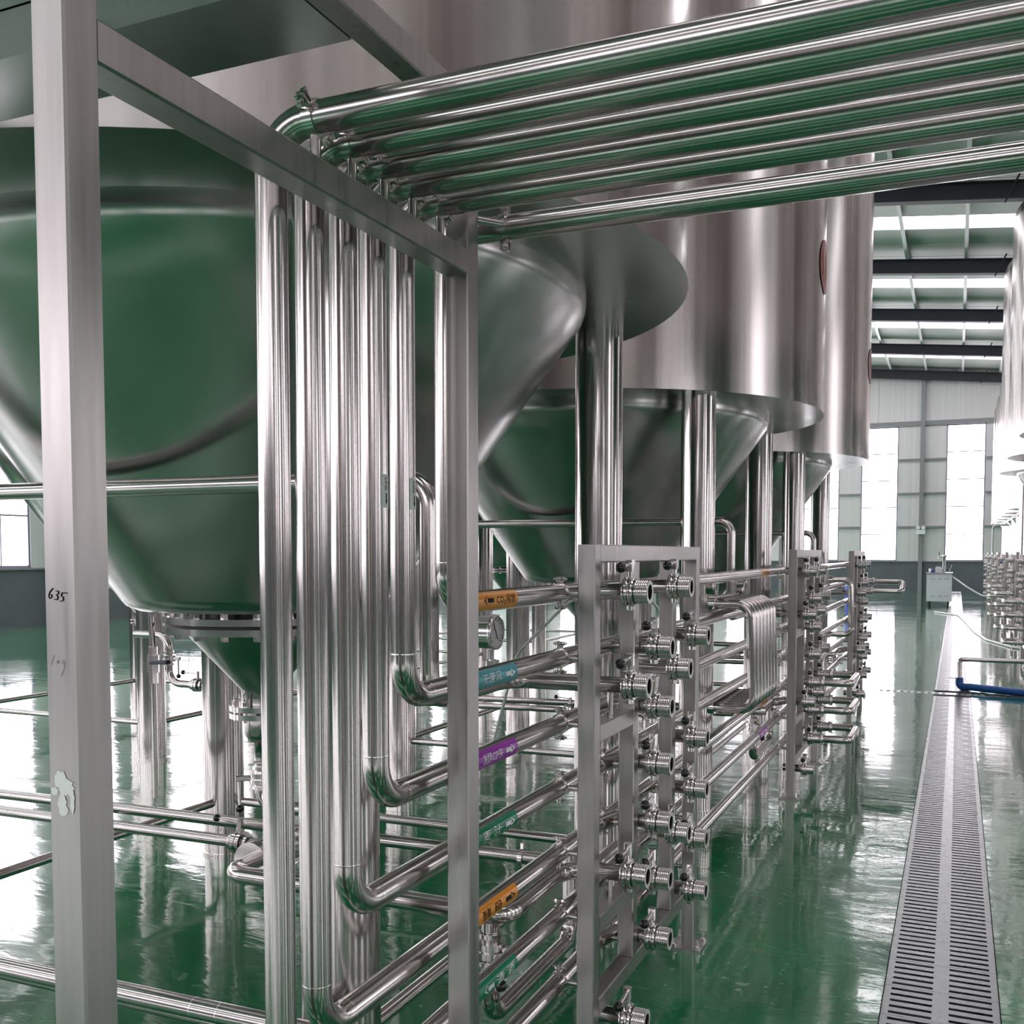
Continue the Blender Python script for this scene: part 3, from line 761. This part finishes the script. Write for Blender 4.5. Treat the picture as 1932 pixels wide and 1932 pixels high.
def tank_pipes(k):
    dy = TS * k
    who = ['nearest', 'second', 'third'][k] + ' tank'
    # high run turning down in front of the cone
    x_end = -7.5 if k == 0 else -3.6
    t = thing('cleaning_pipe', 'pipe crossing the cone of the %s, bending down, with pressure gauge' % who, 'pipe', (0, dy, 0), 0, 'pipes in front of the cones')
    m_ = MB(); m_.tube(fillet([(x_end, 2.32, 1.713), (-1.24, 2.32, 1.713), (-1.24, 2.32, 1.14), (-1.24, 2.83, 1.14), (VX - .13, 2.83, 1.14)], .075, 10), .0255, 26); obj('pipe_run', m_, steel_pipe, t)
    gauge(t, (-1.24, 2.70, 1.165))
    # mid-level line from the sight glass to the low manifold valve
    t = thing('outlet_pipe', 'low outlet pipe with sight glass and drop valve below the %s' % who, 'pipe', (0, dy, 0), 0, 'low outlet pipes')
    zo, yo = .568, 2.42
    m_ = MB(); m_.tube(fillet([(-1.98, 2.54, zo), (-1.98, yo, zo), (-1.068, yo, zo), (-1.068, 2.83, zo), (VX - .13, 2.83, zo + .018)], [.06, .05, .05], 10), .0255, 26); obj('pipe_run', m_, steel_pipe, t)
    m_ = MB(); m_.tube(fillet([(-1.115, yo, zo - .02), (-1.115, yo, .285), (-1.115, 3.03, .285), (-1.115, 3.03, .60)], .06, 10), .0245, 24); obj('drop_leg', m_, steel_pipe, t)
    vvalve(t, (-1.115, yo, .475), 'z', ((1, 0, 0), (0, -.85, -.45)), .043)
    # sight glass
    for yy in (2.545, 2.735):
        m_ = MB(); m_.lathe([[(.025, -.016), (.062, -.016)], [(.062, -.016), (.062, .012)], [(.062, .012), (.025, .012)]], (-1.98, yy, zo), 'y', 30); obj('glass_flange', m_, steel_bright, t)
    m_ = MB(); m_.lathe([(.046, 2.558), (.046, 2.720)], (-1.98, 0, zo), 'y', 28); obj('sight_glass', m_, glass_m, t)
    for j in range(4):
        a = R(45 + 90 * j); m_ = MB(); m_.tube([(-1.98 + .054 * math.cos(a), 2.53, zo + .054 * math.sin(a)), (-1.98 + .054 * math.cos(a), 2.75, zo + .054 * math.sin(a))], .0055, 8); obj('tie_rod', m_, steel_bright, t)
    # outlet elbow of the tank to the sight glass
    t = thing('tank_outlet', 'bottom outlet elbow and valve hanging under the small flange of the %s' % who, 'valve', (0, dy, 0), 0, 'bottom outlets')
    m_ = MB(); m_.tube(fillet([(-2.4, 3.14, .728), (-2.4, 3.14, zo), (-1.98, 3.14, zo), (-1.98, 2.74, zo)], .06, 10), .026, 26); obj('pipe_run', m_, steel_pipe, t)
    vvalve(t, (-2.4, 3.14, .675), 'z', ((-.75, -.66, 0), (0, 0, -1)), .050)
    # paired low supply lines
    t = thing('supply_pipe', 'upper of the two parallel low pipes running under the %s' % who, 'pipe', (0, dy, 0), 0, 'parallel low pipes')
    m_ = MB(); m_.tube(fillet([(-7.5 if k == 0 else -3.9, 3.36, .385), (-1.15, 3.36, .425), (-1.15, 3.62, .425)], .06, 8), .0235, 24); obj('pipe_run', m_, steel_pipe, t)
    m_ = MB(); m_.lathe([[(.024, -.006), (.034, -.008)], [(.034, -.008), (.034, .008)], [(.034, .008), (.024, .006)]], (-1.42, 3.36, .421), 'x', 24); m_.bar((-1.42, 3.36, .44), (-1.42, 3.36, .475), .012, .012, .001); obj('tri_clamp', m_, steel_bright, t)
    t = thing('supply_pipe', 'lower of the two parallel low pipes, ending at the valve below the %s' % who, 'pipe', (0, dy, 0), 0, 'parallel low pipes')
    m_ = MB(); m_.tube(fillet([(-7.5 if k == 0 else -3.9, 3.26, .345), (-2.02, 3.26, .372), (-2.02, 3.26, .20)], .05, 8), .0235, 24); obj('pipe_run', m_, steel_pipe, t)
    vvalve(t, (-2.60, 3.26, .369), 'x', ((0, 0, 1), (-1, 0, .08)), .046)
for k in range(3): tank_pipes(k)
t = thing('supply_pipe', 'pipe crossing the lower left corner in front of the tank legs', 'pipe', (0, 0, 0), 0, 'parallel low pipes')
m_ = MB(); m_.tube(fillet([(-7.0, 1.95, .372), (-1.17, 1.95, .404), (-1.17, 1.95, .05)], .06, 8), .0255, 26); obj('pipe_run', m_, steel_pipe, t); weld(t, (-1.62, 1.95, .4015), 'x'); weld(t, (-1.70, 1.95, .401), 'x')
# sample line on a leg of the nearest tank, thin hose, bent drip pipe
t = thing('sample_valve', 'small ball valve with dark blue lever on a thin down-pipe under the nearest tank cone', 'valve')
m_ = MB(); m_.tube([(-2.705, 2.90, 1.315), (-2.695, 2.90, 1.17)], .011, 12); m_.tube([(-2.695, 2.90, 1.05), (-2.695, 2.90, .62)], .008, 12); obj('pipe_run', m_, steel_pipe, t)
m_ = MB(); m_.hexn((-2.695, 2.90, 0), .023, 'z', 1.085, 1.15); m_.hexn((-2.695, 2.90, 0), .017, 'z', 1.045, 1.18); obj('valve_body', m_, steel_bright, t)
m_ = MB(); m_.bar((-2.675, 2.87, 1.125), (-2.58, 2.85, 1.132), .020, .014, .003); obj('lever', m_, mat('blue_lever', (.01, .012, .06), .4), t)
t = thing('sampling_pipe', 'S-shaped sampling pipe with two small valves beside the front left tank leg', 'pipe')
m_ = MB(); m_.tube(fillet([(-4.98, 5.2, .99), (-4.70, 5.2, .99), (-4.70, 5.2, .675), (-4.28, 5.2, .675)], .09, 10), .024, 22); obj('pipe_run', m_, steel_pipe, t)
vvalve(t, (-4.70, 5.2, .84), 'z', ((1, 0, 0), (0, 0, -1)), .045); vvalve(t, (-4.47, 5.2, .675), 'x', ((0, 0, 1), (-1, 0, 0)), .045)
m_ = MB(); m_.tube(fillet([(-1.62, 3.55, .80), (-1.50, 3.5, 1.15), (-1.28, 3.5, 1.36), (-1.02, 3.6, 1.39), (-.97, 3.8, 1.15)], .15, 8), .0055, 10)
tag(obj('thin_hose', m_, hose_white), 'thin milky hose curving up behind the topmost header pipe', 'hose')
t = thing('drain_cock', 'small drain cock with black lever under the cone of the second tank', 'valve')
m_ = MB(); m_.tube([(-2.0, 4.98 + 1.0, 1.335), (-2.0, 5.98, 1.20)], .012, 12); m_.hexn((-2.0, 5.98, 0), .02, 'z', 1.15, 1.21); obj('valve_body', m_, steel_bright, t)
m_ = MB(); m_.bar((-1.985, 5.97, 1.19), (-1.87, 5.95, 1.205), .014, .010, .002); obj('lever', m_, black_rubber, t)

# gauges above the spare bends
for i, y in enumerate((4.75, 5.15)):
    t = thing('pressure_gauge', 'small round pressure gauge %s behind the bundle of spare bends' % ('nearer, left' if i == 0 else 'farther, right'), 'gauge', (0, 0, 0), 0, 'small gauges behind the spare bends')
    m_ = MB(); m_.tube([(-1.13, y - .05, 1.23), (-1.13, y + .05, 1.23)], .012, 12); obj('tee', m_, steel_pipe, t)
    gauge(t, (-1.13, y, 1.235), .045)

# ------------------------------------------------------------------ floor drain
dr = thing('floor_drain', 'long stainless slotted floor drain running down the middle of the aisle', 'drain', (0, 0, 0))
m_ = MB(); m_.box(DX0, DX1, 1.5, YB - 1, -.058, -.040); obj('channel', m_, dark_void, dr)
PL = .25; NS = 5
m_ = MB(); x0, x1 = DX0 + .004, DX1 - .004; xc = (x0 + x1) / 2; zt, zb2 = .001, -.006
m_.box(x0, x0 + .022, .001, PL - .001, zb2, zt); m_.box(x1 - .022, x1, .001, PL - .001, zb2, zt); m_.box(xc - .026, xc + .026, .001, PL - .001, zb2, zt)
sw = .019; gap = (PL - .002 - NS * sw) / NS
yy = .001
for k in range(NS + 1):
    g = gap / 2 if k in (0, NS) else gap
    for xa, xb in ((x0 + .022, xc - .026), (xc + .026, x1 - .022)): m_.box(xa, xb, yy, yy + g, zb2, zt)
    yy += g + sw
pm = m_.mesh('grate_plate', steel_grate)
y = 1.52
while y < YB - 1.6:
    if not (CY0 - PL < y < CY1): obj('grate_plate', pm, None, dr, (0, y, 0))
    y += PL
cd = thing('cross_drain', 'narrow cross drain with two rows of square holes crossing the aisle', 'drain', (0, 0, 0))
m_ = MB(); m_.box(-4.2, 5.2, CY0, CY1, -.058, -.045); obj('channel', m_, dark_void, cd)
# plate with square holes: a cell of bars repeated
LN = .85; m_ = MB(); hw, pt = .034, .071
nx = int(LN / pt); x = 0
y_rows = [(CY0 + .03, CY0 + .03 + hw * 1.4), (CY1 - .03 - hw * 1.4, CY1 - .03)]
m_.box(0, LN - .004, CY0, y_rows[0][0], -.005, .001); m_.box(0, LN - .004, y_rows[0][1], y_rows[1][0], -.005, .001); m_.box(0, LN - .004, y_rows[1][1], CY1, -.005, .001)
for a, b_ in y_rows:
    x = 0; m_.box(0, .04, a, b_, -.005, .001)
    for k in range(nx - 1):
        xs = .04 + k * pt + hw; xe = .04 + (k + 1) * pt if k < nx - 2 else LN - .004
        m_.box(xs, xe, a, b_, -.005, .001)
cm = m_.mesh('hole_plate', steel_grate)
for k in range(11): obj('hole_plate', cm, None, cd, (-4.2 + LN * k, 0, 0))

# ------------------------------------------------------------------ things in the aisle
t = thing('water_pipe', 'thin steel water pipe bending down beside the drain into a blue hose', 'pipe')
m_ = MB(); m_.tube(fillet([(6.5, 12.4, .345), (.05, 12.4, .345), (.05, 12.4, .10)], .035, 8), .026, 20); obj('pipe_run', m_, steel_pipe, t)
m_ = MB(); m_.lathe([[(.030, .115), (.036, .118)], [(.036, .118), (.036, .14)], [(.036, .14), (.03, .142)]], (.05, 12.4, 0), 'z', 20); m_.bar((.02, 12.37, .13), (-.06, 12.34, .14), .008, .012, .001); obj('hose_clip', m_, steel_bright, t)
m_ = MB(); m_.tube(fillet([(.05, 12.4, .14), (.05, 12.4, .03), (.16, 12.35, .045), (.6, 12.1, .043), (1.1, 11.95, .043), (2.6, 11.3, .043)], .09, 8), .041, 20)
tag(obj('blue_hose', m_, hose_blue), 'thick blue hose lying on the floor right of the drain', 'hose')
hp = [(-.51, 28.6, .018), (-.2, 27.8, .018), (.05, 27.2, .018), (.2, 24.5, .018), (.33, 21.6, .018), (.50, 19.6, .018), (.85, 18.2, .018), (2.0, 16.6, .018)]
m_ = MB(); m_.tube(fillet(hp, 1.2, 6), .018, 12); tag(obj('floor_hose', m_, hose_white), 'long white hose winding over the wet floor right of the drain', 'hose')
m_ = MB(); m_.tube(fillet([(-.15, 32.3, .88), (.3, 31.9, .55), (.75, 31.6, .28), (1.1, 31.5, .5), (1.3, 31.5, .85)], .5, 8), .022, 12); tag(obj('cart_hose', m_, hose_white), 'white hose sagging from the beer cart to the right-hand pipes', 'hose')
t = thing('dispensing_cart', 'white wheeled cart with a silver beer tap standing far down the aisle', 'cart', (-.47, 32.5, 0))
m_ = MB(); m_.box(-.34, .34, -.30, .30, .13, .93); obj('cabinet', m_, white_plastic, t)
m_ = MB(); m_.box(-.36, .36, -.32, .32, .93, .97); obj('worktop', m_, steel_bright, t)
for sx in (-1, 1):
    for sy in (-1, 1):
        m_ = MB(); m_.disc((sx * .25, sy * .24, .05), .05, 'x', -.02, .02, 20); m_.box(sx * .25 - .03, sx * .25 + .03, sy * .24 - .02, sy * .24 + .02, .05, .13); obj('caster', m_, black_rubber, t)
m_ = MB(); m_.lathe([(.05, .97), (.045, 1.40), (.07, 1.42), (.07, 1.48), (.001, 1.49)], (.12, 0, 0), 'z', 24); m_.tube([(.12, 0, 1.44), (-.04, 0, 1.44), (-.04, -.02, 1.36)], .02, 12); tw_ = obj('tap_tower', m_, steel_bright, t)
m_ = MB(); m_.tube([(-.02, 0, 1.46), (-.02, 0, 1.58)], .012, 8); m_.tube([(.12, 0, 1.48), (.12, 0, 1.60)], .012, 8); obj('tap_handle', m_, black_ball, tw_)
for z in (.28, .78):
    m_ = MB()
    for x in (-.17, .03, .20):
        for s_ in (-1, 1): m_.tube([(x - .06, -.302, z), (x, -.302, z + s_ * .02), (x + .06, -.302, z)], .004, 6)
    obj('vent_pattern', m_, grey_paint, t)
m_ = MB(); m_.lathe([(.035, 0), (.04, .11), (.001, .11)], (0, 0, 0), 'z', 20); o = obj('cup', m_, white_plastic); o.location = (-.72, 32.4, .97); tag(o, 'small pale cup standing at the left end of the cart top', 'cup')
m_ = MB(); m_.box(-.09, .09, -.06, .06, 0, .14); m_.box(-.07, .07, -.04, .04, .14, .17); o = obj('tissue_box', m_, white_plastic); o.location = (-.50, 32.4, .97); tag(o, 'white box standing on the cart top beside the tap', 'box')
m_ = MB(); m_.box(-.05, .05, -.03, .03, 0, .05); o = obj('blue_case', m_, blue_plastic); o.location = (-.64, 32.35, .97); tag(o, 'small blue case on the cart top beside the cup', 'box')
m_ = MB(); m_.bar((-.21, 32.4, .98), (-.14, 32.4, 1.20), .12, .012, .002); tag(obj('menu_card', m_, white_plastic), 'white card leaning at the right end of the cart top', 'card')
t = thing('emergency_light', 'white twin-headed emergency light on the column of the back wall', 'lamp', (-1.38, 44.36, 2.42))
m_ = MB(); m_.box(-.17, .17, -.05, .05, -.12, .06); obj('lamp_case', m_, white_plastic, t)
for s_ in (-1, 1): m_ = MB(); m_.disc((s_ * .10, -.02, .14), .08, 'y', -.05, .05, 20); obj('lamp_head', m_, white_plastic, t)

# ------------------------------------------------------------------ right-hand manifold stands
gr = 'manifold stands right of the drain'
rn = ['at the right image edge', 'second', 'third', 'fourth', 'fifth', 'farthest']
RYS = [15.2, 18.25, 22.2, 26.2, 30.2, 34.2]
for k, yk in enumerate(RYS):
    lab = ('manifold stand at the right image edge, nearest of the right row' if k == 0 else 'manifold stand right of the drain, %s of the receding row' % rn[k])
    dup(st0, (.885, yk + 1.185, 0), math.pi, lab, gr)
    for r_, (z, cols) in enumerate(VR[:-1]):
        for c in cols:
            valve((.82, yk + 1.185 - VY[c], z), math.pi, 'far butterfly valve, %s row, %s column, %s stand right of drain' % (rown[r_], coln[c], 'nearest' if k == 0 else rn[k]), 'valves on the right-hand manifold stands')
for i, z in enumerate(HZ):
    m_ = MB(); m_.tube([(.97, 14.6, z), (.97, 36.5, z)], PR, 16); tag(obj('right_header_pipe', m_, steel_pipe), '%s header pipe of the rack right of the drain' % ['topmost', 'second', 'third', 'fourth', 'fifth', 'sixth', 'lowest'][i], 'pipe', 'headers right of the drain')
rb = ['upper', 'second', 'third', 'lowest']
for k in (0, 1, 2):
    for q, z in enumerate((.865, .68, .50, .31)):
        yk = RYS[k]; t = thing('swing_bend', 'far U-bend, %s of four on the manifold stand %s in the right row' % (rb[q], 'nearest' if k == 0 else rn[k]), 'pipe', (0, 0, 0), 0, 'U-bends right of the drain')
        m_ = MB(); m_.tube(fillet([(.765, yk + .24, z), (.60, yk + .24, z), (.60, yk + .73, z), (.765, yk + .73, z)], .05, 6), .0245, 16); obj('bent_pipe', m_, steel_pipe, t)
t = thing('cleaning_pipe', 'thin bent pipe at the end of the right-hand rack near the back window', 'pipe')
m_ = MB(); m_.tube(fillet([(1.9, 37.2, 2.45), (1.05, 37.2, 2.45), (1.05, 37.2, 1.2)], .12, 6), .03, 12); obj('pipe_run', m_, white_plastic, t)
m_ = MB(); m_.box(1.02, 1.3, 31.55, 32.0, 1.0, 1.5); tag(obj('blue_box', m_, blue_plastic), 'small blue box among the far valves right of the drain', 'box')
m_ = MB(); m_.lathe([(.15, 0), (.17, .3), (.17, .55), (.15, .80), (.001, .80)], (0, 0, 0), 'z', 24); o = obj('blue_drum', m_, blue_plastic); o.location = (-2.70, 30.0, 0); tag(o, 'blue drum on the far floor, partly hidden by the third manifold stand', 'drum')

# ------------------------------------------------------------------ things by the left wall
t = thing('control_cabinet', 'tall grey control cabinet by the left wall seen between tank cones', 'cabinet', (-12.6, 28.3, 0))
m_ = MB(); m_.box(-.45, .45, -.3, .3, 0, 1.45); obj('cabinet_body', m_, white_plastic, t)
m_ = MB(); m_.box(-.42, .42, -.312, -.3, .06, 1.40); dd = obj('door', m_, white_plastic, t); m_ = MB(); m_.box(.32, .36, -.33, -.312, .7, .85); obj('handle', m_, black_rubber, dd)
t = thing('water_softener', 'pink round filter housing on a white cabinet far behind the risers', 'machine', (-7.0, 21.5, 0))
m_ = MB(); m_.box(-.6, .6, -.4, .4, 0, 1.0); obj('cabinet_body', m_, white_plastic, t)
m_ = MB(); m_.lathe([(.001, 1.0), (.36, 1.0), (.38, 1.2), (.36, 1.55), (.2, 1.7), (.001, 1.72)], n_=28); obj('filter_housing', m_, pink_m, t)
